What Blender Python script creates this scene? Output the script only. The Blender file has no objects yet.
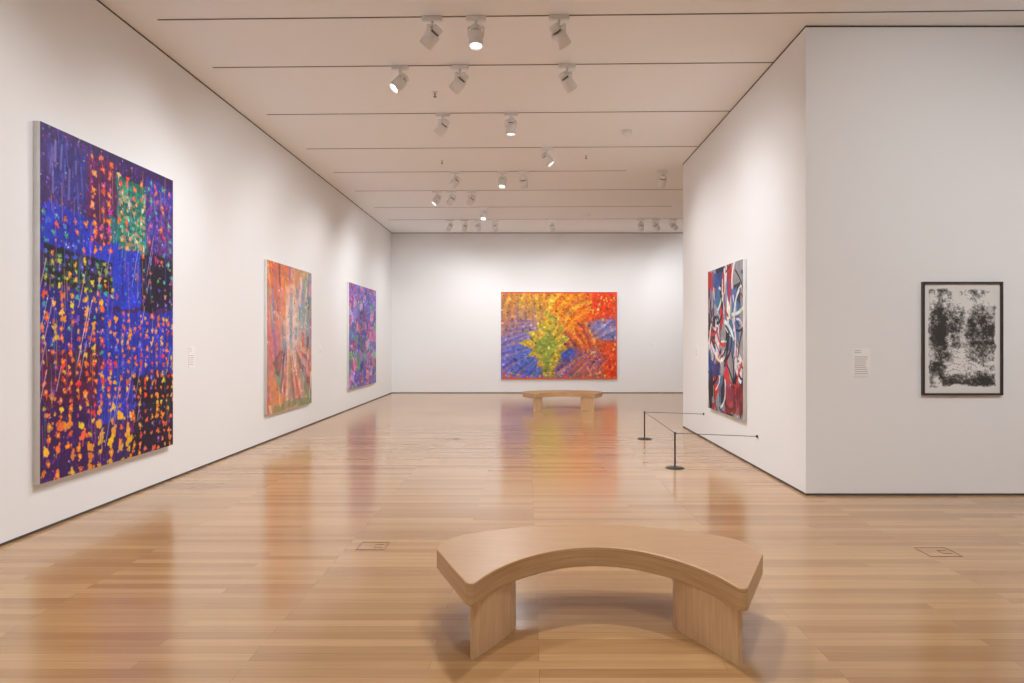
import bpy, bmesh, math, random
import numpy as np
from mathutils import Vector, Matrix
random.seed(7)
S = bpy.context.scene
C = S.collection
S.view_settings.view_transform = 'Standard'
S.view_settings.look = 'None'
S.view_settings.exposure = 0.0
S.view_settings.gamma = 1.10

F = 683.0
H = 1.6
CEIL = 4.835
XL = -4.08      # left wall
XR = 2.87       # right partition side
YB = 20.6       # far wall
YP0, YP1 = 7.03, 12.56
XE = 10.0
YS = -4.0

# ---------------------------------------------------------------- helpers
def s2l(c):
    c = np.asarray(c, dtype=float) / 255.0
    return np.where(c <= 0.04045, c / 12.92, ((c + 0.055) / 1.055) ** 2.4)

def col(c):
    l = s2l(c)
    return (float(l[0]), float(l[1]), float(l[2]), 1.0)

def new_mat(name):
    m = bpy.data.materials.new(name)
    m.use_nodes = True
    nt = m.node_tree
    b = nt.nodes['Principled BSDF']
    return m, nt, b

def simple_mat(name, rgb, rough=0.5, metal=0.0, noise=0.04, scale=20.0):
    m, nt, b = new_mat(name)
    tc = nt.nodes.new('ShaderNodeTexCoord')
    n = nt.nodes.new('ShaderNodeTexNoise')
    n.inputs['Scale'].default_value = scale
    n.inputs['Detail'].default_value = 3
    nt.links.new(tc.outputs['Object'], n.inputs['Vector'])
    mx = nt.nodes.new('ShaderNodeMix'); mx.data_type = 'RGBA'
    c = col(rgb)
    mx.inputs['A'].default_value = tuple(x * (1 - noise) for x in c[:3]) + (1,)
    mx.inputs['B'].default_value = tuple(min(1, x * (1 + noise)) for x in c[:3]) + (1,)
    nt.links.new(n.outputs['Fac'], mx.inputs['Factor'])
    nt.links.new(mx.outputs['Result'], b.inputs['Base Color'])
    b.inputs['Roughness'].default_value = rough
    b.inputs['Metallic'].default_value = metal
    return m

def link_obj(name, me, mats=()):
    o = bpy.data.objects.new(name, me)
    C.objects.link(o)
    for m in mats:
        me.materials.append(m)
    return o

def add_box(bm, lo, hi, mi=0, M=None):
    vs = []
    for x in (lo[0], hi[0]):
        for y in (lo[1], hi[1]):
            for z in (lo[2], hi[2]):
                p = Vector((x, y, z))
                if M is not None: p = M @ p
                vs.append(bm.verts.new(p))
    idx = [(0,1,3,2),(4,6,7,5),(0,4,5,1),(2,3,7,6),(0,2,6,4),(1,5,7,3)]
    for f in idx:
        fc = bm.faces.new([vs[i] for i in f]); fc.material_index = mi
    return vs

def add_lathe(bm, prof, M, seg=24, mi=0, cap0=True, cap1=True, smooth=True):
    rings = []
    for r, z in prof:
        rings.append([bm.verts.new(M @ Vector((r*math.cos(2*math.pi*i/seg), r*math.sin(2*math.pi*i/seg), z))) for i in range(seg)])
    for a, b in zip(rings[:-1], rings[1:]):
        for i in range(seg):
            f = bm.faces.new([a[i], a[(i+1)%seg], b[(i+1)%seg], b[i]])
            f.material_index = mi; f.smooth = smooth
    if cap0:
        f = bm.faces.new(list(reversed(rings[0]))); f.material_index = mi
    if cap1:
        f = bm.faces.new(rings[-1]); f.material_index = mi

def finish(bm, name, mats, recalc=True, loc=None):
    if recalc:
        bmesh.ops.recalc_face_normals(bm, faces=bm.faces[:])
    me = bpy.data.meshes.new(name)
    bm.to_mesh(me); bm.free()
    o = link_obj(name, me, mats)
    if loc is not None: o.location = loc
    return o

def box_obj(name, lo, hi, mat):
    c = [(a+b)/2 for a, b in zip(lo, hi)]
    bm = bmesh.new()
    add_box(bm, [a-k for a, k in zip(lo, c)], [a-k for a, k in zip(hi, c)])
    return finish(bm, name, [mat], loc=c)

# ---------------------------------------------------------------- materials
def wall_mat(name, rgb, bump=0.02):
    m, nt, b = new_mat(name)
    tc = nt.nodes.new('ShaderNodeTexCoord')
    n = nt.nodes.new('ShaderNodeTexNoise'); n.inputs['Scale'].default_value = 0.7; n.inputs['Detail'].default_value = 4
    nt.links.new(tc.outputs['Object'], n.inputs['Vector'])
    mx = nt.nodes.new('ShaderNodeMix'); mx.data_type = 'RGBA'
    c = col(rgb)
    mx.inputs['A'].default_value = tuple(x*0.985 for x in c[:3]) + (1,)
    mx.inputs['B'].default_value = c
    nt.links.new(n.outputs['Fac'], mx.inputs['Factor'])
    nt.links.new(mx.outputs['Result'], b.inputs['Base Color'])
    b.inputs['Roughness'].default_value = 0.85
    if bump > 0:
        n2 = nt.nodes.new('ShaderNodeTexNoise'); n2.inputs['Scale'].default_value = 180
        nt.links.new(tc.outputs['Object'], n2.inputs['Vector'])
        bp = nt.nodes.new('ShaderNodeBump'); bp.inputs['Strength'].default_value = bump; bp.inputs['Distance'].default_value = 0.01
        nt.links.new(n2.outputs['Fac'], bp.inputs['Height'])
        nt.links.new(bp.outputs['Normal'], b.inputs['Normal'])
    return m

M_WALL = wall_mat('wall_paint', (239, 240, 241))
M_CEIL = wall_mat('ceiling_paint', (248, 250, 252), 0.0)
M_DARK = simple_mat('reveal_shade', (66, 58, 52), 0.8)  # shade inside the wall reveals, put into the colour
M_SLOT = simple_mat('slot_dark', (84, 74, 68), 0.8)  # dark of the recessed ceiling slots, put into the colour

def floor_mat():
    m, nt, b = new_mat('oak_plank_floor')
    L = nt.links.new
    tc = nt.nodes.new('ShaderNodeTexCoord')
    br = nt.nodes.new('ShaderNodeTexBrick')
    br.offset = 0.37; br.offset_frequency = 3; br.squash = 1.0
    br.inputs['Scale'].default_value = 1.0
    br.inputs['Brick Width'].default_value = 1.45
    br.inputs['Row Height'].default_value = 0.083
    br.inputs['Mortar Size'].default_value = 0.0010
    br.inputs['Mortar Smooth'].default_value = 0.3
    br.inputs['Bias'].default_value = 0.0
    br.inputs['Color1'].default_value = col((167, 122, 75))
    br.inputs['Color2'].default_value = col((197, 153, 103))
    br.inputs['Mortar'].default_value = col((116, 82, 50))
    L(tc.outputs['Object'], br.inputs['Vector'])
    mp = nt.nodes.new('ShaderNodeMapping'); mp.inputs['Scale'].default_value = (1.6, 42, 1)
    L(tc.outputs['Object'], mp.inputs['Vector'])
    gn = nt.nodes.new('ShaderNodeTexNoise'); gn.inputs['Scale'].default_value = 1.0; gn.inputs['Detail'].default_value = 6; gn.inputs['Roughness'].default_value = 0.6
    L(mp.outputs['Vector'], gn.inputs['Vector'])
    rp = nt.nodes.new('ShaderNodeValToRGB')
    rp.color_ramp.elements[0].position = 0.3; rp.color_ramp.elements[0].color = (0.82, 0.80, 0.77, 1)
    rp.color_ramp.elements[1].position = 0.7; rp.color_ramp.elements[1].color = (1.04, 1.04, 1.04, 1)
    L(gn.outputs['Fac'], rp.inputs['Fac'])
    mul = nt.nodes.new('ShaderNodeMix'); mul.data_type = 'RGBA'; mul.blend_type = 'MULTIPLY'; mul.inputs['Factor'].default_value = 0.8
    L(br.outputs['Color'], mul.inputs['A']); L(rp.outputs['Color'], mul.inputs['B'])
    L(mul.outputs['Result'], b.inputs['Base Color'])
    b.inputs['Roughness'].default_value = 0.20
    b.inputs['Specular IOR Level'].default_value = 0.52
    b.inputs['Coat Weight'].default_value = 0.22
    b.inputs['Coat Roughness'].default_value = 0.12
    mp2 = nt.nodes.new('ShaderNodeMapping'); mp2.inputs['Scale'].default_value = (0.6, 5, 1)
    L(tc.outputs['Object'], mp2.inputs['Vector'])
    bn = nt.nodes.new('ShaderNodeTexNoise'); bn.inputs['Scale'].default_value = 1.0; bn.inputs['Detail'].default_value = 1
    L(mp2.outputs['Vector'], bn.inputs['Vector'])
    bp = nt.nodes.new('ShaderNodeBump'); bp.inputs['Strength'].default_value = 0.06; bp.inputs['Distance'].default_value = 0.004
    L(bn.outputs['Fac'], bp.inputs['Height'])
    L(bp.outputs['Normal'], b.inputs['Normal'])
    return m
M_FLOOR = floor_mat()

def bench_mat(name, c1, c2, axis_scale):
    m, nt, b = new_mat(name)
    L = nt.links.new
    tc = nt.nodes.new('ShaderNodeTexCoord')
    mp = nt.nodes.new('ShaderNodeMapping'); mp.inputs['Scale'].default_value = axis_scale
    L(tc.outputs['Object'], mp.inputs['Vector'])
    n = nt.nodes.new('ShaderNodeTexNoise'); n.inputs['Scale'].default_value = 1.0; n.inputs['Detail'].default_value = 6; n.inputs['Distortion'].default_value = 0.4
    L(mp.outputs['Vector'], n.inputs['Vector'])
    rp = nt.nodes.new('ShaderNodeValToRGB')
    rp.color_ramp.elements[0].position = 0.3; rp.color_ramp.elements[0].color = col(c1)
    rp.color_ramp.elements[1].position = 0.7; rp.color_ramp.elements[1].color = col(c2)
    L(n.outputs['Fac'], rp.inputs['Fac'])
    L(rp.outputs['Color'], b.inputs['Base Color'])
    b.inputs['Roughness'].default_value = 0.33
    return m
M_BTOP = bench_mat('bench_maple_top', (178, 134, 92), (191, 149, 106), (3, 40, 40))
M_BEDGE = bench_mat('bench_maple_edge', (190, 146, 100), (216, 175, 128), (3, 3, 110))
M_BLEG = bench_mat('bench_maple_leg', (216, 174, 128), (232, 195, 150), (50, 50, 4))
M_BLINE = simple_mat('bench_glue_line', (150, 110, 74), 0.5)

M_LAMP = simple_mat('lamp_white', (236, 236, 236), 0.4)
M_LAMPD = simple_mat('lamp_grey', (110, 108, 106), 0.4)
M_METAL = simple_mat('stanchion_metal', (62, 60, 58), 0.35, 0.6)
M_CORD = simple_mat('cord_grey', (70, 66, 62), 0.6)
M_LABEL = simple_mat('label_card', (246, 246, 246), 0.6)
M_INK = simple_mat('label_ink', (150, 147, 144), 0.7)
M_CANV = simple_mat('canvas_edge', (240, 239, 236), 0.8)
M_FRAME = simple_mat('frame_black', (48, 38, 32), 0.4)
M_FBOX = simple_mat('floor_box_line', (92, 66, 44), 0.5)
m, nt, b = new_mat('lamp_lens')
b.inputs['Base Color'].default_value = (1, 1, 1, 1)
b.inputs['Emission Color'].default_value = (1, 0.99, 0.97, 1)
b.inputs['Emission Strength'].default_value = 7.0
M_LENS = m

# ---------------------------------------------------------------- room
T = 0.2
box_obj('floor', (XL-T, YS-T, -0.2), (XE+T, YB+T, 0), M_FLOOR)
box_obj('ceiling', (XL-T, YS-T, CEIL), (XE+T, YB+T, CEIL+0.2), M_CEIL)
box_obj('wall_left', (XL-T, YS, 0), (XL, YB, CEIL), M_WALL)
box_obj('wall_back', (XL-T, YB, 0), (XE+T, YB+T, CEIL), M_WALL)
box_obj('wall_right', (XR, YP0, 0), (XE, YP1, CEIL), M_WALL)
box_obj('wall_east', (XE, YS, 0), (XE+T, YB, CEIL), M_WALL)
box_obj('wall_front', (XL-T, YS-T, 0), (XE+T, YS, CEIL), M_WALL)

bh = 0.022
def perim(prefix, z0, z1, t):
    box_obj(prefix+'_left', (XL, YS, z0), (XL+t, YB, z1), M_DARK)
    box_obj(prefix+'_back', (XL+t, YB-t, z0), (XE, YB, z1), M_DARK)
    box_obj(prefix+'_right_side', (XR-t, YP0-t, z0), (XR, YP1+t, z1), M_DARK)
    box_obj(prefix+'_right_front', (XR, YP0-t, z0), (XE, YP0, z1), M_DARK)
perim('base_shadow_gap', 0.0, bh, 0.003)  # dark strips painted in for the shade of the gap at the wall foot
perim('trim_ceiling', CEIL-0.016, CEIL, 0.004)  # thin dark strips stand in for the shaded gap under the ceiling

TILT = math.tan(math.radians(1.3))
slots = [-3.35, -1.65, 0.05, 1.75, 3.45, 5.15, 6.82, 8.03, 9.72, 11.48, 13.1, 14.75, 16.6, 18.3]
ends = {13.1: 1.9, 14.75: 3.9, 16.6: 3.5, 18.3: 6}
def slot_y(k, x):
    return slots[k] - (x + 0.3) * TILT
for i, y in enumerate(slots):
    x0 = XL + 0.35
    if y < 7.0: x1 = XE - 0.3
    elif y < 12.6: x1 = XR
    else: x1 = ends[y]
    bm = bmesh.new()
    ya, yb = slot_y(i, x0), slot_y(i, x1)
    w = 0.010
    z0, z1 = CEIL-0.003, CEIL
    vs = [bm.verts.new(p) for p in [(x0,ya-w,z0),(x1,yb-w,z0),(x1,yb+w,z0),(x0,ya+w,z0),(x0,ya-w,z1),(x1,yb-w,z1),(x1,yb+w,z1),(x0,ya+w,z1)]]
    for f in [(0,1,2,3),(4,7,6,5),(0,4,5,1),(1,5,6,2),(2,6,7,3),(3,7,4,0)]:
        bm.faces.new([vs[j] for j in f])
    finish(bm, 'trim_%d' % (i+1), [M_SLOT])  # recessed slot drawn as a flat strip, its shade put into dark colour

# ---------------------------------------------------------------- track lights
def track_light(x, k, target, power=90, size=100, lens=True, light=True, blend=1.0):
    y = slot_y(k, x)
    bm = bmesh.new()
    I = Matrix.Identity(4)
    add_box(bm, (-0.10, -0.022, -0.045), (0.10, 0.022, -0.003), 0)
    add_lathe(bm, [(0.012, -0.045), (0.012, -0.11)], I, 12, 0)
    piv = Vector((0, 0, -0.20))
    d = (Vector(target) - (Vector((x, y, CEIL)) + piv)).normalized()
    q = d.to_track_quat('Z', 'Y')
    side = Vector((-d.y, d.x, 0))
    if side.length < 1e-3: side = Vector((1, 0, 0))
    side.normalize()
    fwd = side.cross(Vector((0,0,1)))
    Y = Matrix((side, fwd, Vector((0,0,1)))).transposed().to_4x4()
    add_box(bm, (-0.082, -0.014, -0.118), (0.082, 0.014, -0.108), 0, Y)
    add_box(bm, (-0.082, -0.014, -0.21), (-0.074, 0.014, -0.108), 0, Y)
    add_box(bm, (0.074, -0.014, -0.21), (0.082, 0.014, -0.108), 0, Y)
    Mh = Matrix.Translation(piv) @ q.to_matrix().to_4x4()
    add_lathe(bm, [(0.040, -0.115), (0.052, -0.105), (0.052, -0.055)], Mh, 24, 0)
    add_lathe(bm, [(0.044, -0.055), (0.044, -0.035)], Mh, 24, 1)
    add_lathe(bm, [(0.066, -0.035), (0.072, -0.028), (0.072, 0.115), (0.066, 0.115), (0.062, 0.065)], Mh, 24, 0, True, False)
    add_lathe(bm, [(0.0615, 0.066), (0.0615, 0.068)], Mh, 24, 2 if lens else 1)
    o = finish(bm, 'track_light', [M_LAMP, M_LAMPD, M_LENS], loc=(x, y, CEIL-0.001))
    if light:
        ld = bpy.data.lights.new('spot', 'SPOT')
        ld.energy = power
        ld.color = (0.975, 0.985, 1.0)
        ld.spot_size = math.radians(size)
        ld.spot_blend = blend
        ld.shadow_soft_size = 0.06
        lo = bpy.data.objects.new('spot_lamp', ld)
        C.objects.link(lo)
        lo.parent = o
        lo.location = piv + d * 0.17
        lo.rotation_euler = d.to_track_quat('-Z', 'Y').to_euler()
    return o

P = 178
LW = lambda y, z=1.5: (XL, y, z)
RW = lambda y, z=1.5: (XR, y, z)
track_light(-0.95, 6, LW(8.0, 1.2), P*0.9)
track_light(-0.51, 6, (-0.51, 6.0, 0), P*1.5, 130)
track_light(0.32, 6, (2.87, 9.2, 1.5), P*.95)
track_light(-1.50, 7, LW(6.6), P*0.9)
track_light(-0.79, 7, LW(10.0), P)
track_light(0.47, 7, RW(9.6), P*.9)
track_light(-1.20, 8, LW(11.6), P)
track_light(-0.23, 8, (-0.2, 9.6, 0), P*1.6, 130)
track_light(0.34, 9, RW(10.9), P*.85)
track_light(-1.38, 10, LW(13.2), P)
track_light(-0.47, 10, (-0.9, 11.6, 0), P*1.3, 130)
track_light(-0.06, 10, (0.5, 17.0, 0.3), P*1.8, 125)
track_light(2.58, 10, (2.0, 16.0, 0), P*1.6, 130)
track_light(-1.63, 11, LW(16.0), P)
track_light(-1.2, 11, LW(17.8), P*.9)
track_light(-1.95, 11, LW(13.8), P, light=False)
track_light(-1.05, 12, (-1.6, 14.5, 0), P, light=False)
track_light(-2.07, 13, LW(18.8), P*0.35)
track_light(-1.67, 13, (-2.9, YB, 0.9), P*0.7, 125)
track_light(-1.32, 13, (-0.9, YB, 0.8), P*0.5, 125)
track_light(-0.86, 13, (0.3, YB, 0.8), P*0.5, 125)
track_light(0.67, 13, (1.9, YB, 0.8), P*0.75, 125)
track_light(3.04, 13, (3.8, YB, 0.9), P*0.8, 125)
track_light(3.44, 13, (6.5, YB, 1.6), P*1.0, 115)
track_light(3.9, 13, (8.0, YB, 2.0), P, lens=True, light=False)
# near: unseen fixtures added above and behind the camera to brighten the room
track_light(-1.2, 5, LW(4.6), P)
track_light(-1.2, 4, LW(2.3), P)
track_light(-1.2, 2, LW(-0.5), P)
track_light(0.4, 5, (0.4, 4.2, 0), P*1.3, 130)
track_light(0.4, 3, (0.4, 2.0, 0), P*1.2, 130)
track_light(4.0, 4, (4.2, YP0, 1.5), P*1.15, 118)
track_light(7.2, 4, (7.6, YP0, 1.5), P*1.1, 118)
track_light(4.8, 3, (5.0, 3.4, 0), P*1.4, 130)
track_light(2.0, 1, (2.0, YS, 1.8), P, 120)

def disc_fixture(name, x, y, r, h):
    bm = bmesh.new()
    add_lathe(bm, [(r, 0), (r, -h*0.5), (r*0.7, -h)], Matrix.Identity(4), 20, 0)
    return finish(bm, name, [M_LAMP], loc=(x, y, CEIL-0.001))
def cpos(px, py):
    y = F*(CEIL-H)/(340-py); return ((px-527)/F*y, y)
disc_fixture('smoke_detector', *cpos(627, 131), 0.08, 0.07)
disc_fixture('smoke_detector', *cpos(587, 214), 0.08, 0.07)
def sprinkler(px, py):
    bm = bmesh.new(); I = Matrix.Identity(4)
    add_lathe(bm, [(0.035, 0), (0.03, -0.01)], I, 16, 0)
    add_lathe(bm, [(0.008, -0.01), (0.008, -0.06)], I, 10, 1)
    add_lathe(bm, [(0.022, -0.06), (0.022, -0.065)], I, 12, 1)
    x, y = cpos(px, py)
    finish(bm, 'ceiling_sprinkler', [M_LAMP, M_LAMPD], loc=(x, y, CEIL-0.002))
sprinkler(442, 160); sprinkler(435, 92); sprinkler(586, 155)

# ---------------------------------------------------------------- benches
def catmull(pts, n=8):
    out = []
    for i in range(len(pts)-1):
        p0 = pts[max(i-1, 0)]; p1 = pts[i]; p2 = pts[i+1]; p3 = pts[min(i+2, len(pts)-1)]
        for k in range(n):
            t = k/n
            out.append(tuple(0.5*((2*p1[j]) + (-p0[j]+p2[j])*t + (2*p0[j]-5*p1[j]+4*p2[j]-p3[j])*t*t + (-p0[j]+3*p1[j]-3*p2[j]+p3[j])*t**3) for j in (0, 1)))
    out.append(pts[-1])
    return out
def prism_layers(bm, outline, layers):
    n = len(outline)
    pts = [Vector(p) for p in outline]
    area = sum(pts[i].x*pts[(i+1)%n].y - pts[(i+1)%n].x*pts[i].y for i in range(n))
    sgn = 1 if area > 0 else -1
    nor = []
    for i in range(n):
        t = (pts[(i+1)%n]-pts[i-1]).normalized()
        nor.append(Vector((t.y, -t.x))*sgn)
    rings = []
    for z, ins, mi in layers:
        rings.append([bm.verts.new((pts[i].x-nor[i].x*ins, pts[i].y-nor[i].y*ins, z)) for i in range(n)])
    for k in range(1, len(rings)):
        a, b2 = rings[k-1], rings[k]
        for i in range(n):
            f = bm.faces.new([a[i], a[(i+1)%n], b2[(i+1)%n], b2[i]])
            f.material_index = layers[k][2]
    f0 = bm.faces.new(rings[0]); f0.material_index = 1
    f1 = bm.faces.new(rings[-1]); f1.material_index = 0
SH, TH = 0.40, 0.112
CY = 0.55
outer = catmull([(0.915, 0.60), (0.89, 0.74), (0.79, 0.90), (0.45, 1.07), (0, 1.13), (-0.45, 1.07), (-0.79, 0.90), (-0.91, 0.74), (-0.935, 0.60)], 8)
endl = [(-0.93, 0.57), (-0.69, 0.05), (-0.67, 0.03), (-0.65, 0.035)]
inner = catmull([(-0.64, 0.05), (-0.56, 0.24), (-0.42, 0.44), (-0.22, 0.60), (0, 0.66), (0.22, 0.60), (0.42, 0.44), (0.56, 0.24), (0.64, 0.05)], 8)
endr = [(0.65, 0.035), (0.67, 0.03), (0.69, 0.05), (0.91, 0.57)]
outline = [(x, y-CY) for x, y in outer + endl + inner + endr]
bm = bmesh.new()
b0 = SH-TH
prism_layers(bm, outline, [(b0, 0.004, 1), (b0+0.004, 0, 1), (SH-0.020, 0, 1), (SH-0.018, 0, 3), (SH-0.006, 0, 1), (SH-0.002, 0.002, 1), (SH, 0.007, 1)])
seat_o = finish(bm, 'seat', [M_BTOP, M_BEDGE, M_BLEG, M_BLINE])
def leg_outline(s):
    if s == 1:
        pin = catmull([(-0.655, 0.085), (-0.595, 0.19), (-0.535, 0.31), (-0.485, 0.43), (-0.475, 0.56), (-0.52, 0.70), (-0.62, 0.80)], 8)
    else:
        pin = catmull([(-0.650, 0.085), (-0.590, 0.19), (-0.510, 0.33), (-0.435, 0.46), (-0.41, 0.57), (-0.46, 0.71), (-0.60, 0.81)], 8)
    pout = catmull([(-0.66, 0.79), (-0.69, 0.60), (-0.69, 0.35), (-0.672, 0.09)], 6)
    return [(s*x, y-CY) for x, y in pin+pout]
LEGS = []
for s in (1, -1):
    bm = bmesh.new()
    prism_layers(bm, leg_outline(s), [(0, 0.0, 1), (b0+0.001, 0.0, 2)])
    for f in bm.faces:
        f.material_index = 2
    o = finish(bm, 'leg_%d' % (1 if s == 1 else 2), [M_BTOP, M_BEDGE, M_BLEG, M_BLINE])
    LEGS.append(o)
def bench(loc, rot, first=False):
    e = bpy.data.objects.new('museum_bench', None); C.objects.link(e)
    e.location = loc; e.rotation_euler = (0, 0, rot)
    parts = [seat_o]+LEGS if first else [bpy.data.objects.new(o.name.split('.')[0], o.data) for o in [seat_o]+LEGS]
    for p in parts:
        if not first: C.objects.link(p)
        p.parent = e
bench((0.41, 3.30+CY, 0), math.radians(-3.0), True)
bench((0.83, 15.4+0.35, 0), 0)

# ---------------------------------------------------------------- barrier
def stanchion(x, y):
    bm = bmesh.new(); I = Matrix.Identity(4)
    add_lathe(bm, [(0.115, 0), (0.115, 0.008), (0.10, 0.014), (0.012, 0.02)], I, 32, 0)
    add_lathe(bm, [(0.011, 0.018), (0.011, 0.42), (0.014, 0.422), (0.014, 0.445), (0.008, 0.45)], I, 14, 0)
    return finish(bm, 'barrier_stanchion', [M_METAL], loc=(x, y, 0))
p1 = (1.85, 8.54); p2 = (1.90, 11.04)
stanchion(*p1); stanchion(*p2)
cu = bpy.data.curves.new('barrier_cord', 'CURVE'); cu.dimensions = '3D'; cu.bevel_depth = 0.0045
path = [(XR-0.01, 8.50, 0.40), (p1[0], p1[1], 0.435), (p2[0], p2[1], 0.435), (XR-0.01, 11.07, 0.40)]
sp = cu.splines.new('POLY'); sp.points.add(3)
for q, c in zip(sp.points, path): q.co = (*c, 1)
co = bpy.data.objects.new('barrier_cord', cu); C.objects.link(co); cu.materials.append(M_CORD)
for yy in (8.50, 11.07):
    bm = bmesh.new()
    add_lathe(bm, [(0.02, 0), (0.02, 0.012), (0.01, 0.02)], Matrix.Rotation(-math.pi/2, 4, 'Y'), 16, 0)
    finish(bm, 'cord_wall_mount', [M_METAL], loc=(XR, yy, 0.40))

# ---------------------------------------------------------------- floor boxes
def floor_box(px, py, w, d):
    y = F*H/(py-340); x = (px-527)/F*y
    bm = bmesh.new(); t = 0.006; z = 0.002
    add_box(bm, (-w/2, -d/2, 0), (w/2, -d/2+t, z)); add_box(bm, (-w/2, d/2-t, 0), (w/2, d/2, z))
    add_box(bm, (-w/2, -d/2+t, 0), (-w/2+t, d/2-t, z)); add_box(bm, (w/2-t, -d/2+t, 0), (w/2, d/2-t, z))
    add_box(bm, (w*0.06, -d*0.18, 0), (w*0.36, -d*0.18+t, z)); add_box(bm, (w*0.06, d*0.18, 0), (w*0.36, d*0.18+t, z))
    add_box(bm, (w*0.06, -d*0.18+t, 0), (w*0.06+t, d*0.18, z))
    finish(bm, 'floor_outlet_box', [M_FBOX], loc=(x, y, 0))
floor_box(373, 546, 0.22, 0.20); floor_box(938, 552, 0.24, 0.22); floor_box(453, 439, 0.22, 0.2)

# ---------------------------------------------------------------- painter
rng = np.random.RandomState(11)
def vnoise(h, w, cells_y, cells_x):
    g = rng.rand(cells_y+2, cells_x+2)
    yy = np.linspace(0, cells_y, h, endpoint=False); xx = np.linspace(0, cells_x, w, endpoint=False)
    y0 = yy.astype(int); x0 = xx.astype(int)
    fy = yy-y0; fx = xx-x0
    fy = (fy*fy*(3-2*fy))[:, None]; fx = (fx*fx*(3-2*fx))[None, :]
    a = g[y0][:, x0]; b_ = g[y0][:, x0+1]; c = g[y0+1][:, x0]; d = g[y0+1][:, x0+1]
    return (a*(1-fx)+b_*fx)*(1-fy) + (c*(1-fx)+d*fx)*fy
def fbm(h, w, cy, cx, o=4):
    r = 0; amp = 1; tot = 0
    for i in range(o):
        r = r + amp*vnoise(h, w, cy, cx); tot += amp; amp *= 0.55; cy *= 2; cx *= 2
    return r/tot
class Canvas:
    def __init__(s, Wm, Hm, nx, ny, bg):
        s.W, s.H, s.nx, s.ny = Wm, Hm, nx, ny
        s.u = ((np.arange(nx)+0.5)/nx)[None, :].repeat(ny, 0)
        s.v = ((np.arange(ny)+0.5)/ny)[:, None].repeat(nx, 1)
        s.asp = Wm/Hm
        s.x = s.u*s.asp; s.y = s.v
        s.c = np.zeros((ny, nx, 3)); s.c[:] = bg
    def n(s, cy, cx, o=4): return fbm(s.ny, s.nx, cy, cx, o)
    def fill(s, mask, color, a=1.0):
        m = (np.clip(mask.astype(float), 0, 1)*a)[..., None]
        s.c = s.c*(1-m) + np.array(color, float)*m
    def rect(s, u0, v0, u1, v1, color, a=1.0, wob=0.0):
        if wob:
            w1 = (s.n(8, 8, 3)-0.5)*wob; w2 = (s.n(8, 8, 3)-0.5)*wob
            s.fill((s.u+w1 > u0) & (s.u+w1 < u1) & (s.v+w2 > v0) & (s.v+w2 < v1), color, a)
        else:
            i0, i1 = max(0, int(round(v0*s.ny))), min(s.ny, max(int(round(v0*s.ny))+1, int(round(v1*s.ny))))
            j0, j1 = max(0, int(round(u0*s.nx))), min(s.nx, max(int(round(u0*s.nx))+1, int(round(u1*s.nx))))
            s.c[i0:i1, j0:j1] = s.c[i0:i1, j0:j1]*(1-a)+np.array(color, float)*a
    def disc(s, u, v, r, color, a=1.0, sq=1.0):
        x, y = u*s.asp, v
        R = r*max(1.6, sq*1.3)
        i0, i1 = max(0, int((v-R)*s.ny)), min(s.ny, int((v+R)*s.ny)+2)
        j0, j1 = max(0, int((u-R/s.asp)*s.nx)), min(s.nx, int((u+R/s.asp)*s.nx)+2)
        if i1 <= i0 or j1 <= j0: return
        d = np.hypot(s.x[i0:i1, j0:j1]-x, (s.y[i0:i1, j0:j1]-y)/sq)
        px = 1.0/s.ny
        m = (np.clip((r-d)/px+0.5, 0, 1)*a)[..., None]
        s.c[i0:i1, j0:j1] = s.c[i0:i1, j0:j1]*(1-m)+np.array(color, float)*m
    def line(s, u0, v0, u1, v1, w, color, a=1.0):
        x0, x1 = u0*s.asp, u1*s.asp
        dx, dy = x1-x0, v1-v0; L = dx*dx+dy*dy+1e-9
        pad = w+2.0/s.ny
        i0, i1 = max(0, int((min(v0, v1)-pad)*s.ny)), min(s.ny, int((max(v0, v1)+pad)*s.ny)+2)
        j0, j1 = max(0, int((min(u0, u1)-pad/s.asp)*s.nx)), min(s.nx, int((max(u0, u1)+pad/s.asp)*s.nx)+2)
        if i1 <= i0 or j1 <= j0: return
        X = s.x[i0:i1, j0:j1]; Y = s.y[i0:i1, j0:j1]
        t = np.clip(((X-x0)*dx+(Y-v0)*dy)/L, 0, 1)
        d = np.hypot(X-x0-t*dx, Y-v0-t*dy)
        m = (np.clip((w/2-d)*s.ny+0.5, 0, 1)*a)[..., None]
        s.c[i0:i1, j0:j1] = s.c[i0:i1, j0:j1]*(1-m)+np.array(color, float)*m
    def poly(s, pts, color, a=1.0, wob=0.0):
        m = s.pmask(pts, wob); s.fill(m, color, a)
    def pmask(s, pts, wob=0.0):
        U, V = s.u, s.v
        if wob:
            U = U+(s.n(10, 10, 3)-.5)*wob; V = V+(s.n(10, 10, 3)-.5)*wob
        ins = np.zeros(s.u.shape, bool)
        n = len(pts)
        for i in range(n):
            x1, y1 = pts[i]; x2, y2 = pts[(i+1) % n]
            if y1 == y2: continue
            c = ((V > min(y1, y2)) & (V <= max(y1, y2)) & (U < (x2-x1)*(V-y1)/(y2-y1)+x1))
            ins ^= c
        return ins
    def blobs(s, lst, sharp=2.0):
        W = 0; Cc = 0
        nx_ = (s.n(5, 5, 4)-.5)*.10; ny_ = (s.n(5, 5, 4)-.5)*.10
        for u, v, r, colr in lst:
            d = np.hypot((s.u+nx_-u)*s.asp, s.v+ny_-v)/r
            w = np.exp(-(d**sharp))+1e-9
            W = W+w; Cc = Cc+w[..., None]*np.array(colr, float)
        s.c = Cc/W[..., None]
    def pal(s, mask, k, cols, a=1.0):
        idx = np.floor(k).astype(int) % len(cols)
        cc = np.array(cols, float)[idx]
        m = mask[..., None].astype(float)*a
        s.c = s.c*(1-m)+cc*m
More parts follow.
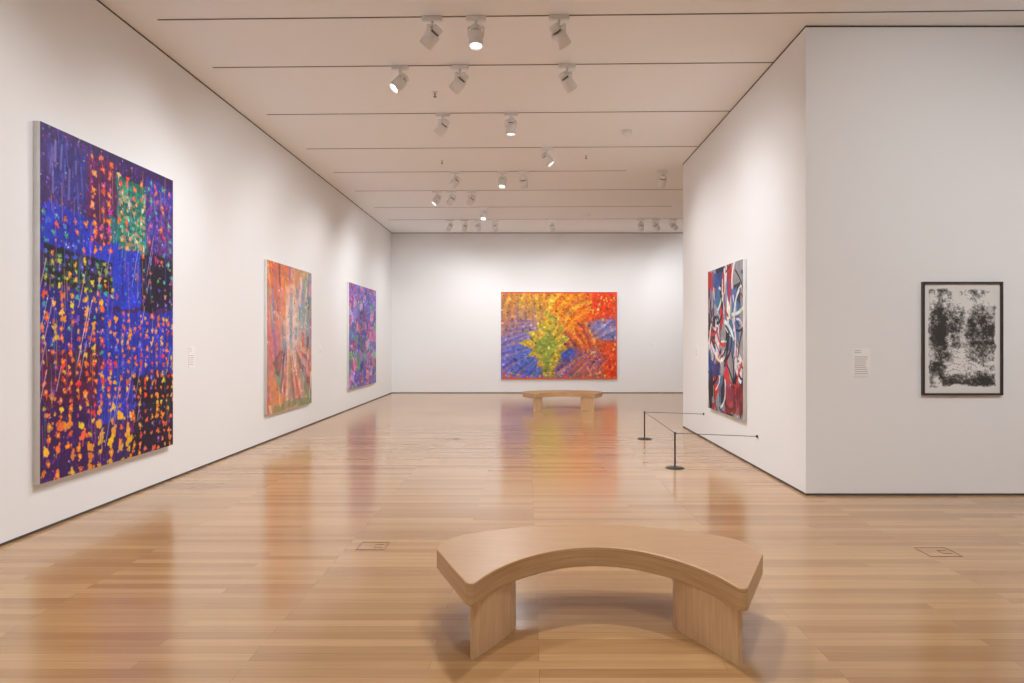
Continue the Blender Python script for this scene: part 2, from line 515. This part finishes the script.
    def fan(s, mask, cu, cv, cols, nseg, jit=0.0, a=1.0):
        ang = np.arctan2(s.v-cv, (s.u-cu)*s.asp)
        s.pal(mask, (ang/(2*math.pi)+0.5)*nseg + jit*(s.n(6, 6, 3)-0.5), cols, a)
    def rings(s, mask, cu, cv, cols, w, jit=0.0, a=1.0):
        d = np.hypot(s.v-cv, (s.u-cu)*s.asp)/w + jit*(s.n(6, 6, 3)-0.5)
        s.pal(mask, d, cols, a)
    def weave(s, mask, cw, ch, cols, a=1.0, skew=0.0):
        i = np.floor((s.x+skew*s.y)/cw).astype(int); j = np.floor((s.y+skew*s.x)/ch).astype(int)
        h = ((i*7919+j*104729) ^ (i*31*j+17)) % 9973
        s.pal(mask, h % len(cols), cols, a)
    def pixelate(s, mask, n, a=1.0, amp=0.12):
        H_, W_ = s.ny//n*n, s.nx//n*n
        blk = s.c[:H_, :W_].reshape(H_//n, n, W_//n, n, 3).mean((1, 3))
        blk = blk*(1+amp*(rng.rand(H_//n, W_//n, 1)*2-1))
        big = blk.repeat(n, 0).repeat(n, 1)
        m = mask[:H_, :W_, None].astype(float)*a
        s.c[:H_, :W_] = s.c[:H_, :W_]*(1-m)+big*m

def art_mat(name, rough=0.5):
    m, nt, b = new_mat(name)
    a = nt.nodes.new('ShaderNodeAttribute'); a.attribute_name = 'paint'
    nt.links.new(a.outputs['Color'], b.inputs['Base Color'])
    b.inputs['Roughness'].default_value = rough
    b.inputs['Specular IOR Level'].default_value = 0.3
    tc = nt.nodes.new('ShaderNodeTexCoord')
    n = nt.nodes.new('ShaderNodeTexNoise'); n.inputs['Scale'].default_value = 60
    nt.links.new(tc.outputs['Object'], n.inputs['Vector'])
    bp = nt.nodes.new('ShaderNodeBump'); bp.inputs['Strength'].default_value = 0.1; bp.inputs['Distance'].default_value = 0.003
    nt.links.new(n.outputs['Fac'], bp.inputs['Height']); nt.links.new(bp.outputs['Normal'], b.inputs['Normal'])
    return m
M_ART = art_mat('oil_paint', 0.6)

def make_painting(name, cv, depth, loc, rotz, frame=None):
    nx, ny = cv.nx, cv.ny
    W, Hh = cv.W, cv.H
    xs = np.linspace(-W/2, W/2, nx+1); zs = np.linspace(Hh/2, -Hh/2, ny+1)
    X, Z = np.meshgrid(xs, zs)
    V = np.stack([X, np.full_like(X, -depth), Z], -1).reshape(-1, 3)
    i = np.arange(ny)[:, None]; j = np.arange(nx)[None, :]
    a = i*(nx+1)+j
    faces = np.stack([a, a+(nx+1), a+(nx+1)+1, a+1], -1).reshape(-1, 4)
    nv = len(V); nf = len(faces)
    d0 = -depth+0.0005
    bv = []
    for y in (d0, -0.002):
        for (x, z) in ((-W/2, -Hh/2), (W/2, -Hh/2), (W/2, Hh/2), (-W/2, Hh/2)): bv.append((x, y, z))
    V = np.vstack([V, np.array(bv)])
    bf = [(0,1,5,4),(1,2,6,5),(2,3,7,6),(3,0,4,7),(4,5,6,7)]
    bf = np.array(bf)+nv
    allf = np.vstack([faces, bf])
    me = bpy.data.meshes.new(name)
    me.vertices.add(len(V)); me.vertices.foreach_set('co', V.astype(np.float32).ravel())
    me.loops.add(allf.size); me.loops.foreach_set('vertex_index', allf.astype(np.int32).ravel())
    me.polygons.add(len(allf)); me.polygons.foreach_set('loop_start', (np.arange(len(allf))*4).astype(np.int32))
    mi = np.zeros(len(allf), np.int32); mi[nf:] = 1
    me.materials.append(M_ART); me.materials.append(M_CANV if frame is None else frame)
    me.polygons.foreach_set('material_index', mi)
    me.update(calc_edges=True)
    at = me.attributes.new('paint', 'FLOAT_COLOR', 'CORNER')
    lin = s2l(np.clip(cv.c, 0, 255)).reshape(-1, 3)
    cc = np.ones((allf.shape[0], 4, 4), np.float32)
    cc[:nf, :, :3] = lin[:, None, :]
    at.data.foreach_set('color', cc.ravel())
    me.validate()
    o = bpy.data.objects.new(name, me); C.objects.link(o)
    o.location = loc; o.rotation_euler = (0, 0, rotz)
    return o

R_ = random.Random(5)
def jc(c, j=18): return tuple(min(255, max(0, x+R_.uniform(-j, j))) for x in c)

# --- painting A : large dotted (left wall)
zA0, zA1 = F*4.02/487, F*4.02/354
WA, HA = zA1-zA0, 3.0
c = Canvas(WA, HA, 290, 400, (58, 32, 96))
c.rect(0, 0, 0.32, 0.22, (66, 42, 116), 1, .05)
c.rect(0.08, 0.04, 0.30, 0.20, (40, 46, 136), .8, .12)
c.rect(0.28, 0.03, 0.50, 0.34, (84, 26, 84), 1, .05)
c.rect(0.50, 0.06, 0.74, 0.31, (26, 124, 108), 1, .05)
c.rect(0.44, 0.20, 0.58, 0.33, (30, 130, 120), .8, .05)
c.rect(0.74, 0.04, 1.0, 0.28, (52, 50, 160), 1, .05)
c.rect(0.84, 0.12, 1.0, 0.30, (66, 30, 100), 1, .05)
c.rect(0.0, 0.22, 0.34, 0.35, (34, 46, 190), 1, .05)
c.rect(0.34, 0.30, 0.70, 0.50, (32, 54, 206), 1, .06)
c.rect(0.02, 0.345, 0.46, 0.45, (22, 22, 32), 1, .05)
c.rect(0.70, 0.30, 1.0, 0.50, (22, 16, 42), 1, .05)
c.rect(0.0, 0.46, 0.40, 0.62, (42, 38, 140), 1, .05)
c.rect(0.40, 0.50, 1.0, 0.72, (34, 46, 184), 1, .06)
c.rect(0.0, 0.63, 0.36, 0.80, (78, 22, 68), 1, .05)
c.rect(0.0, 0.80, 0.5, 1.0, (60, 26, 92), 1, .05)
c.rect(0.36, 0.70, 0.66, 0.86, (42, 48, 174), 1, .06)
c.rect(0.62, 0.74, 1.0, 1.0, (30, 18, 44), 1, .07)
c.weave(c.pmask([(.50, .07), (.74, .09), (.74, .31), (.50, .30)], .04), .016, .011, [(26, 124, 108), (50, 160, 130), (30, 90, 120), (236, 150, 90), (160, 200, 170), (30, 120, 90), (26, 110, 110)], .75, .05)
c.weave(c.pmask([(.02, .35), (.44, .36), (.44, .45), (.02, .44)], .03), .018, .012, [(22, 22, 32), (22, 22, 32), (50, 90, 60), (60, 50, 120)], .8, .05)
c.weave(c.pmask([(.74, .06), (.98, .10), (.98, .29), (.74, .28)], .03), .020, .016, [(52, 50, 160), (90, 50, 140), (60, 120, 170), (150, 60, 130)], .5, .05)
for k in range(3200):
    u, v = R_.random(), R_.random()
    base = c.c[int(v*c.ny), int(u*c.nx)]
    f = R_.choice([0.5, 0.65, 1.35, 1.7])
    cc = tuple(min(255, x*f+R_.uniform(-10, 22)) for x in base)
    if k % 3: c.disc(u, v, R_.uniform(.002, .005), cc, .8)
    else: c.line(u, v, u+R_.uniform(-.012, .012), v+R_.uniform(.006, .035), .003, cc, .8)
n = c.n(30, 20, 4); c.c *= (0.66+0.55*n)[..., None]
def dab(uu, vv, rr, cc):
    c.disc(uu, vv, rr*.65, jc(cc, 12))
    for q in range(R_.choice([4, 5, 6, 7])):
        a_ = R_.random()*6.28; dd = R_.uniform(.5, 1.15)*rr
        c.disc(uu+math.cos(a_)*dd/c.asp, vv+math.sin(a_)*dd, rr*R_.uniform(.2, .42), jc(cc, 12), 1, R_.choice([1, 1, 1.5]))
    if R_.random() < .18: c.line(uu, vv, uu+R_.uniform(-.01, .01), vv+rr*R_.uniform(1.2, 2.4), rr*.25, cc, .85)
    if R_.random() < .5: c.disc(uu+R_.uniform(-.3, .3)*rr, vv, rr*.35, jc((244, 200, 90)), .7)
def dots(u0, v0, u1, v1, du, dv, r, cols, p=0.85, jit=0.26):
    v = v0+dv/2
    while v < v1:
        u = u0+du/2
        while u < u1:
            if R_.random() < p:
                uu = u+R_.uniform(-jit, jit)*du; vv = v+R_.uniform(-jit, jit)*dv + (u-u0)*0.03
                dab(uu, vv, r*R_.uniform(0.55, 1.3), jc(R_.choice(cols), 22))
            u += du
        v += dv
OR = [(238, 126, 24), (240, 160, 34), (222, 84, 30), (244, 186, 50)]
RD = [(222, 58, 44), (234, 92, 50), (234, 120, 80)]
TQ = [(50, 160, 160), (60, 140, 110)]
dots(.30, .02, .50, .34, .060, .026, .0105, RD+OR[:1]+[(200, 60, 150)], .94)
dots(.50, .04, .74, .32, .060, .030, .0085, [(232, 190, 130), (236, 110, 60), (230, 220, 190), (230, 90, 60)], .9)
dots(.74, .03, 1.0, .32, .062, .030, .010, [(200, 60, 130), (226, 90, 60), (120, 70, 190), (70, 90, 220)]+TQ, .9)
dots(.0, .23, .32, .345, .062, .028, .009, [(70, 90, 220), (50, 110, 200), (60, 150, 140), (220, 90, 60)], .9)
dots(.0, .345, .5, .46, .048, .022, .0078, [(80, 150, 70), (150, 170, 60), (230, 120, 40), (90, 80, 200), (220, 180, 60), (50, 160, 150)], .95)
dots(.40, .34, .7, .50, .062, .028, .0065, [(226, 120, 60), (90, 120, 240), (70, 100, 240), (200, 70, 120)]+TQ, .45)
dots(.7, .32, 1.0, .50, .062, .028, .008, [(120, 50, 140), (200, 60, 60), (90, 60, 180), (230, 120, 60)]+TQ, .8)
dots(.0, .46, .42, .66, .052, .0235, .0094, OR+OR+[(200, 60, 80), (110, 70, 190)]+TQ[:1], .9)
dots(.42, .50, 1.0, .73, .050, .0235, .0088, OR+OR+RD+[(90, 90, 230)], .88)
dots(.0, .66, .45, .83, .052, .0245, .0102, RD+OR+OR+[(150, 60, 140)], .9)
dots(.45, .73, 1.0, .84, .052, .0245, .0092, OR+[(90, 60, 200), (226, 90, 50)], .86)
dots(.0, .83, .60, 1.0, .070, .034, .0155, [(244, 150, 30), (246, 180, 50), (238, 110, 40)], .93)
dots(.60, .83, 1.0, 1.0, .056, .028, .0105, [(230, 130, 40), (120, 50, 130), (226, 90, 60)], .85)
for k in range(26):
    u = R_.uniform(0.02, 1.0); v = R_.uniform(0.15, 0.85); L = R_.uniform(0.05, 0.16)
    c.line(u, v, u-L*0.42, v+L, 0.003, R_.choice([(226, 214, 236), (236, 180, 220), (170, 180, 236)]), .8)
for k in range(110):
    u = R_.uniform(0.0, 1.0); v = R_.uniform(0.0, 0.85); L = R_.uniform(0.03, 0.13)
    c.line(u, v, u+R_.uniform(-.008, .008), v+L, 0.003, R_.choice([(90, 110, 230), (30, 20, 50), (200, 90, 160), (220, 150, 80), (40, 140, 140)]), .65)
for k in range(300):
    c.disc(R_.random(), R_.random(), R_.uniform(.001, .003), jc(R_.choice([(244, 180, 60), (230, 90, 60), (230, 220, 230), (80, 180, 170)])))
for k in range(34):
    u = R_.uniform(0.02, 0.28); v = R_.uniform(0.01, 0.14); L = R_.uniform(0.03, 0.09)
    c.line(u, v, u+R_.uniform(-.012, .012), v+L, 0.009, R_.choice([(80, 90, 190), (100, 70, 170), (120, 120, 200), (50, 50, 140), (60, 34, 100)]), .6)
make_painting('dotted_abstract_painting', c, 0.06, (XL, (zA0+zA1)/2, H+(340-302.5)/487*4.02), math.pi/2)

# --- painting B : pink / teal / orange, vertical shards
XF = 4.03
zB0, zB1 = F*XF/260, F*XF/215.5
c = Canvas(zB1-zB0, 2.42, 180, 240, (226, 130, 96))
c.blobs([(.1, .08, .2, (232, 110, 60)), (.5, .05, .15, (230, 130, 80)), (.9, .1, .2, (200, 170, 130)), (.12, .35, .2, (220, 140, 120)), (.5, .35, .16, (240, 200, 190)), (.88, .36, .18, (130, 170, 175)), (.12, .6, .18, (200, 120, 140)), (.5, .6, .15, (240, 195, 180)), (.85, .7, .2, (214, 130, 110)), (.15, .85, .2, (222, 140, 80)), (.5, .85, .2, (220, 160, 130)), (.85, .93, .15, (120, 150, 100))])
SH_ = [(236, 140, 90), (242, 196, 190), (96, 160, 165), (226, 100, 66), (236, 156, 176), (242, 186, 110), (110, 165, 140), (190, 110, 145), (244, 220, 206), (104, 76, 104), (120, 150, 190)]
for k in range(100):
    u, v = R_.uniform(-.05, 1.05), R_.uniform(-.05, 1.0); w = R_.uniform(.02, .07); h = R_.uniform(.10, .34); lean = (u-.45)*R_.uniform(-.5, -.1)
    c.poly([(u-w/2-lean*h, v-h/2), (u+w/2-lean*h, v-h/2+.02), (u+w/2+lean*h, v+h/2), (u-w/2+lean*h, v+h/2-.03)], jc(R_.choice(SH_), 14), R_.uniform(.5, .85), .03)
c.fan(c.pmask([(.2, .60), (.9, .55), (1, .95), (.3, 1)], .1), 0.42, 0.44, [(244, 206, 190), (206, 90, 80), (236, 160, 160), (110, 70, 76), (130, 155, 130), (236, 150, 110)], 64, 2, .5)
c.poly([(.40, .14), (.60, .14), (.60, .62), (.40, .62)], (246, 206, 196), .45, .10)
c.poly([(.46, .20), (.53, .20), (.53, .58), (.46, .58)], (120, 150, 165), .45, .06)
c.poly([(.1, .66), (.24, .58), (.36, .62), (.22, .76)], (110, 54, 70), .5, .08)
for k in range(360):
    u, v = R_.random(), R_.random()**1.3
    c.disc(u, v, R_.uniform(.004, .010), jc(R_.choice([(232, 100, 60), (244, 165, 85), (100, 165, 165), (90, 125, 185), (246, 216, 200), (226, 130, 165), (130, 160, 100)])))
c.rect(.1, .95, 1, 1, (120, 142, 94), .6, .06)
c.c *= (0.82+0.28*c.n(30, 20, 4))[..., None]
make_painting('swirling_abstract_painting', c, 0.05, (XL, (zB0+zB1)/2, H+(340-337.5)/260*XF), math.pi/2)

# --- painting C : purple with pink / green patches
zC0, zC1 = F*XF/178, F*XF/151
c = Canvas(zC1-zC0, 2.44, 180, 160, (100, 90, 170))
PC = [(86, 76, 176), (130, 96, 180), (70, 150, 160), (110, 120, 200), (176, 100, 166), (46, 42, 106), (90, 160, 120), (150, 74, 136), (180, 160, 210), (210, 120, 150)]
for v in np.arange(0, 1.05, .10):
    for u in np.arange(0, 1.05, .11):
        w = R_.uniform(.08, .15); h = R_.uniform(.07, .13); t = R_.uniform(-.03, .03); uu = u+R_.uniform(-.03, .03); vv = v+R_.uniform(-.03, .03)
        c.poly([(uu-w/2, vv-h/2+t), (uu+w/2, vv-h/2-t), (uu+w/2+t, vv+h/2-t), (uu-w/2+t, vv+h/2+t)], jc(R_.choice(PC)))
for k in range(420):
    c.disc(R_.random(), R_.random(), R_.uniform(.006, .014), jc(R_.choice([(240, 120, 150), (100, 160, 230), (180, 130, 210), (236, 180, 110), (80, 190, 150), (60, 50, 120), (220, 200, 236)])))
c.poly([(.3, .3), (.5, .2), (.6, .5), (.45, .8), (.3, .7)], (50, 40, 100), .3)
c.c *= (0.76+0.45*c.n(20, 20, 4))[..., None]
make_painting('patchwork_abstract_painting', c, 0.05, (XL, (zC0+zC1)/2, H+(340-336)/178*XF), math.pi/2)

# --- painting D : far wall
mpp = (YB-0.05)/F
WD, HD = 116*mpp, 87*mpp
c = Canvas(WD, HD, 348, 261, (232, 120, 30))
A = lambda pts: [(x/116, y/87) for x, y in pts]
Bp = lambda l: [(x/116, y/87, r/87, cc) for x, y, r, cc in l]
c.blobs(Bp([(6,6,12,(196,120,60)),(22,6,12,(216,160,50)),(38,8,10,(216,140,40)),(6,20,10,(170,116,100)),(20,22,12,(160,116,120)),(34,20,9,(196,146,70)),
 (6,34,10,(200,124,76)),(20,36,12,(130,116,170)),(8,50,12,(110,110,196)),(22,54,12,(80,106,206)),(8,72,12,(110,100,190)),(22,72,12,(60,90,186)),(34,48,7,(110,140,150)),
 (48,12,9,(230,160,36)),(52,26,9,(222,166,40)),(46,46,9,(196,166,50)),(48,68,8,(190,150,50)),(46,82,6,(80,110,120)),(62,10,12,(240,150,26)),(70,22,10,(240,116,24)),(62,36,9,(230,140,34)),
 (80,8,10,(244,126,24)),(84,24,9,(240,84,24)),(98,8,12,(238,60,20)),(110,20,10,(236,62,24)),(64,48,7,(130,90,90)),(74,44,8,(226,90,34)),(60,64,9,(56,80,176)),(72,60,7,(66,90,176)),(80,56,7,(210,80,36)),(90,48,9,(228,96,36)),
 (100,38,8,(116,126,190)),(110,36,8,(122,130,194)),(64,80,10,(110,90,150)),(78,76,10,(200,90,56)),(92,68,10,(150,90,120)),(106,58,8,(228,76,30)),(112,78,8,(232,56,26)),(98,82,8,(224,86,36))]), 2.5)
c.fan(c.pmask(A([(0,0),(48,0),(48,28),(0,26)]), .05), .25, -1.2, [(248,196,50),(150,100,100),(240,150,40),(196,116,70)], 190, 1.2, .35)
c.fan(c.pmask(A([(0,26),(40,28),(38,42),(0,60)]), .05), 60/116, 30/87, [(110,94,170),(226,140,70),(80,84,190),(196,150,150)], 130, .8, .35)
c.fan(c.pmask(A([(0,56),(34,42),(40,87),(0,87)]), .05), 60/116, 46/87, [(60,76,180),(150,120,200),(80,120,224),(210,140,110)], 130, .8, .35)
c.rings(c.pmask(A([(44,0),(92,0),(86,30),(60,42),(48,30)]), .05), 92/116, 44/87, [(246,160,24),(232,90,24),(250,200,60),(206,100,44),(240,120,24)], 0.05, 2.5, .55)
c.fan(c.pmask(A([(82,30),(116,28),(116,46),(92,50)]), .05), 80/116, 54/87, [(110,120,190),(206,130,110),(160,160,210),(96,80,150)], 90, .5, .6)
c.rings(c.pmask(A([(60,42),(84,30),(98,52),(64,58)]), .08), 52/116, 62/87, [(206,70,30),(240,130,40),(120,60,80),(232,90,30),(246,180,70)], 0.035, 2.5, .6)
c.fan(c.pmask(A([(56,66),(94,54),(104,87),(54,87)]), .06), 108/116, 46/87, [(90,76,150),(206,90,60),(110,100,190),(236,150,80)], 110, 1.2, .5)
fig = A([(44,20),(49,17),(53,24),(59,24),(57,31),(66,36),(60,41),(70,47),(64,52),(69,58),(60,62),(60,70),(54,72),(54,84),(43,84),(43,74),(35,75),(37,66),(24,64),(31,57),(18,51),(30,47),(25,39),(37,39),(35,30),(44,30)])
fm = c.pmask(fig, .06)
c.fill(fm, (212, 172, 50), .85)
c.rings(fm, 48/116, 30/87, [(160,150,50),(236,190,46),(200,176,56),(120,140,60),(244,204,80),(220,150,44)], .03, 4.0, .6)
c.poly(A([(43,42),(48,36),(54,50),(58,56),(51,66),(48,82),(44,80),(43,66),(34,56)]), (104, 146, 60), .6, .06)
c.poly(A([(60,60),(68,56),(76,62),(68,70),(58,69)]), (56, 76, 176), .6, .05)
nz = c.n(7, 9, 3)
c.pixelate(nz > .48, 6, .65, .2)
c.pixelate(nz < .42, 3, .5, .2)
for k in range(420):
    u, v = R_.uniform(0, 115), R_.uniform(0, 86); s_ = R_.uniform(.6, 1.4)
    i_, j_ = min(260, int(v/87*261)), min(347, int(u/116*348))
    base = c.c[i_, j_]; f = R_.choice([.65, .8, 1.2, 1.35])
    c.rect((u-s_)/116, (v-s_)/87, (u+s_)/116, (v+s_)/87, tuple(min(255, x*f) for x in base), .8)
for k in range(90):
    u = R_.uniform(86, 115); v = R_.choice([R_.uniform(0, 28), R_.uniform(52, 86)]); s_ = R_.uniform(.5, 1.2)
    c.rect((u-s_)/116, (v-s_)/87, (u+s_)/116, (v+s_)/87, jc(R_.choice([(248, 170, 50), (246, 130, 30), (226, 100, 70), (236, 180, 90), (220, 40, 16)])))
for k in range(70):
    u = R_.uniform(0, 105); v = R_.uniform(81, 86); s_ = R_.uniform(.5, 1.2)
    c.rect((u-s_)/116, (v-s_)/87, (u+s_)/116, (v+s_)/87, jc(R_.choice([(240, 150, 50), (110, 90, 170), (226, 80, 40), (90, 140, 90)])))
c.rect(0, 0, 1, .014, (232, 60, 26)); c.rect(0, .985, 1, 1, (226, 70, 30)); c.rect(.99, 0, 1, 1, (236, 60, 24))
c.c *= (0.82+0.32*c.n(30, 38, 4))[..., None]
make_painting('colorful_abstract_painting', c, 0.05, ((559-527)*mpp, YB, H+(340-335.5)*mpp), 0)

# --- painting E : right partition, red/black/white/blue
XG = XR-0.05
zE1, zE0 = F*XG/181, F*XG/216
c = Canvas(zE1-zE0, 2.11, 180, 220, (150, 148, 156))
for k in range(40):
    u, v = R_.random(), R_.random(); w = R_.uniform(.06, .18); h = R_.uniform(.08, .28)
    cc = jc(R_.choice([(30, 28, 36), (30, 28, 36), (34, 34, 60), (190, 36, 30), (200, 50, 40), (36, 60, 140), (220, 218, 220), (70, 100, 160)]))
    t = R_.uniform(-.06, .06)
    c.poly([(u-w/2, v-h/2+t), (u+w/2, v-h/2-t), (u+w/2+t, v+h/2-t), (u-w/2+t, v+h/2+t)], cc, 1, .04)
def stroke(pts, w, cc, a=1):
    for p, q in zip(pts[:-1], pts[1:]): c.line(p[0], p[1], q[0], q[1], w, cc, a)
for k in range(90):
    u, v = R_.random(), R_.random(); ang = R_.choice([1.57, 1.57, -1.57, 0, 0.8])+R_.uniform(-.4, .4); turn = R_.uniform(-.35, .35)
    pts = [(u, v)]
    for q in range(6):
        u += math.cos(ang)*.05; v += math.sin(ang)*.04; ang += turn; pts.append((u, v))
    stroke(pts, R_.uniform(.008, .030), jc(R_.choice([(226, 222, 222), (232, 230, 230), (24, 22, 30), (24, 22, 30), (28, 26, 40), (190, 34, 30), (206, 50, 36), (36, 60, 140), (232, 228, 228), (60, 90, 160)])))
c.rect(0, 0, .16, .14, (190, 40, 36), .9, .1); c.rect(.15, .02, .45, .12, (46, 70, 150), .8, .1); c.rect(.1, .66, .4, .76, (36, 56, 130), .8, .1); c.rect(.55, .8, 1, .97, (170, 36, 36), .6, .1)
c.c *= (0.80+0.35*c.n(24, 20, 4))[..., None]
make_painting('gestural_abstract_painting', c, 0.05, (XR, (zE0+zE1)/2, H+(340-339.7)/216*XG), -math.pi/2)

# --- framed print (frontal partition wall)
m96 = YP0/F
WPf, HPf = 80*m96, 113*m96
iw, ih = 76*m96, 109*m96
c = Canvas(iw, ih, 240, 344, (228, 227, 225))
n1 = c.n(9, 6, 6); n2 = c.n(26, 18, 5); n3 = c.n(70, 50, 3)
wobx = (c.n(14, 10, 3)-.5)*.06
edge = np.clip(np.minimum(np.minimum(c.u+wobx-.06, .94-c.u-wobx), np.minimum(c.v+wobx-.045, .94-c.v-wobx))*60, 0, 1)
g = lambda u0, v0, a, b_: np.exp(-(((c.u-u0)/a)**2+((c.v-v0)/b_)**2)**1.5)
dark = (0.50 + .42*g(.20, .36, .12, .20) + .25*g(.26, .56, .10, .08) + .36*g(.82, .48, .12, .24) + .25*g(.70, .30, .10, .08) + .30*g(.16, .76, .14, .10) + .40*g(.80, .88, .20, .07) + .12*g(.5, .08, .45, .05)
        - .32*g(.54, .19, .17, .11) - .26*g(.50, .72, .22, .14) - .35*g(.88, .12, .12, .08) - .25*g(.10, .60, .06, .06) - .25*g(.12, .12, .1, .06)
        + .30*g(.40, .38, .06, .12) + .28*g(.64, .44, .05, .12) - .22*g(.53, .42, .05, .13) + .25*g(.44, .89, .2, .03) - .2*g(.33, .46, .05, .06) + .2*g(.6, .14, .06, .04) + .16*g(.50, .25, .05, .02))
tone = np.clip((dark + (n1-.5)*1.2 + (n2-.5)*.9 + (n3-.5)*.7 - .25)*1.6, 0, 1)
for (a0, b0_, a1, b1_, dv_) in ((.08, .07, .34, .22, -.18), (.36, .30, .64, .50, .14), (.66, .60, .92, .74, -.12), (.10, .60, .34, .70, .14), (.38, .56, .64, .90, -.10), (.7, .2, .93, .32, .16), (.1, .30, .3, .44, .12)):
    tone = np.clip(tone+dv_*((c.u+wobx*.4 > a0) & (c.u+wobx*.4 < a1) & (c.v > b0_) & (c.v < b1_)), 0, 1)
c.fill(tone*edge, (42, 40, 39), .93)
for k in range(9):
    v0 = .60+k*.028
    for s_ in (-1, 1):
        pts = [(.5+s_*.02, v0), (.5+s_*.10, v0-.014), (.5+s_*.17, v0+.004), (.5+s_*.20, v0+.03)]
        for p, q in zip(pts[:-1], pts[1:]): c.line(p[0], p[1], q[0], q[1], .005, (60, 58, 58) if k % 2 else (220, 218, 215), .45)
for k in range(260):
    c.disc(R_.uniform(.06, .94), R_.uniform(.05, .94), R_.uniform(.0015, .005), R_.choice([(30, 28, 28), (226, 224, 222)]), .8)
px_, pz_ = (961-527)*m96, H+(340-338.5)*m96
e = bpy.data.objects.new('framed_print', None); C.objects.link(e); e.location = (px_, YP0-0.001, pz_)
pr = make_painting('print_sheet', c, 0.012, (0, 0, 0), 0, M_FRAME); pr.parent = e
bm = bmesh.new()
add_box(bm, (-WPf/2, -0.035, -HPf/2), (-iw/2, 0, HPf/2)); add_box(bm, (iw/2, -0.035, -HPf/2), (WPf/2, 0, HPf/2))
add_box(bm, (-iw/2, -0.035, ih/2), (iw/2, 0, HPf/2)); add_box(bm, (-iw/2, -0.035, -HPf/2), (iw/2, 0, -ih/2))
fr = finish(bm, 'frame', [M_FRAME]); fr.parent = e

# ---------------------------------------------------------------- wall labels
def label(name, loc, rot, w, h, lines=8):
    bm = bmesh.new()
    add_box(bm, (-w/2, -0.006, -h/2), (w/2, 0, h/2), 0)
    n = lines
    for k in range(n):
        z = h/2-h*(k+1)/(n+1.5)
        if k == 2: continue
        ww = w*(0.8 if k > 2 else 0.4)*(0.9+0.1*math.sin(k*7))
        add_box(bm, (-w*0.42, -0.0068, z-h*0.012), (-w*0.42+ww, -0.006, z+h*0.006), 1)
    o = finish(bm, name, [M_LABEL, M_INK], loc=loc); o.rotation_euler = (0, 0, rot)
def zfl(px): return F*(-XL)/(527-px)
label('wall_label', ((861.5-527)*m96, YP0, H+(340-362.5)*m96), 0, 17*m96, 28*m96, 12)
label('wall_label', (XL, zfl(191.5), H-(357-340)/335.5*4.08), math.pi/2, 0.15, 0.26)
label('wall_label', (XL, zfl(320), H-(350-340)/207*4.08), math.pi/2, 0.15, 0.2)
label('wall_label', (XR, F*XR/(697-527), H-(351-340)/170*XR), -math.pi/2, 0.16, 0.24)
label('wall_label', ((653-527)*YB/F, YB, H-(345-340)*YB/F), 0, 0.15, 0.15)

# ---------------------------------------------------------------- camera / world
w = bpy.data.worlds.new('World'); S.world = w; w.use_nodes = True
w.node_tree.nodes['Background'].inputs['Color'].default_value = (1, 0.95, 0.9, 1)
w.node_tree.nodes['Background'].inputs['Strength'].default_value = 0.3
cd = bpy.data.cameras.new('camera'); cam = bpy.data.objects.new('camera', cd); C.objects.link(cam)
cam.location = (0, 0, H); cam.rotation_euler = (math.pi/2, 0, 0)
cd.sensor_width = 36; cd.lens = 36*F/1024
cd.shift_x = -15/1024; cd.shift_y = -1.5/1024
S.camera = cam
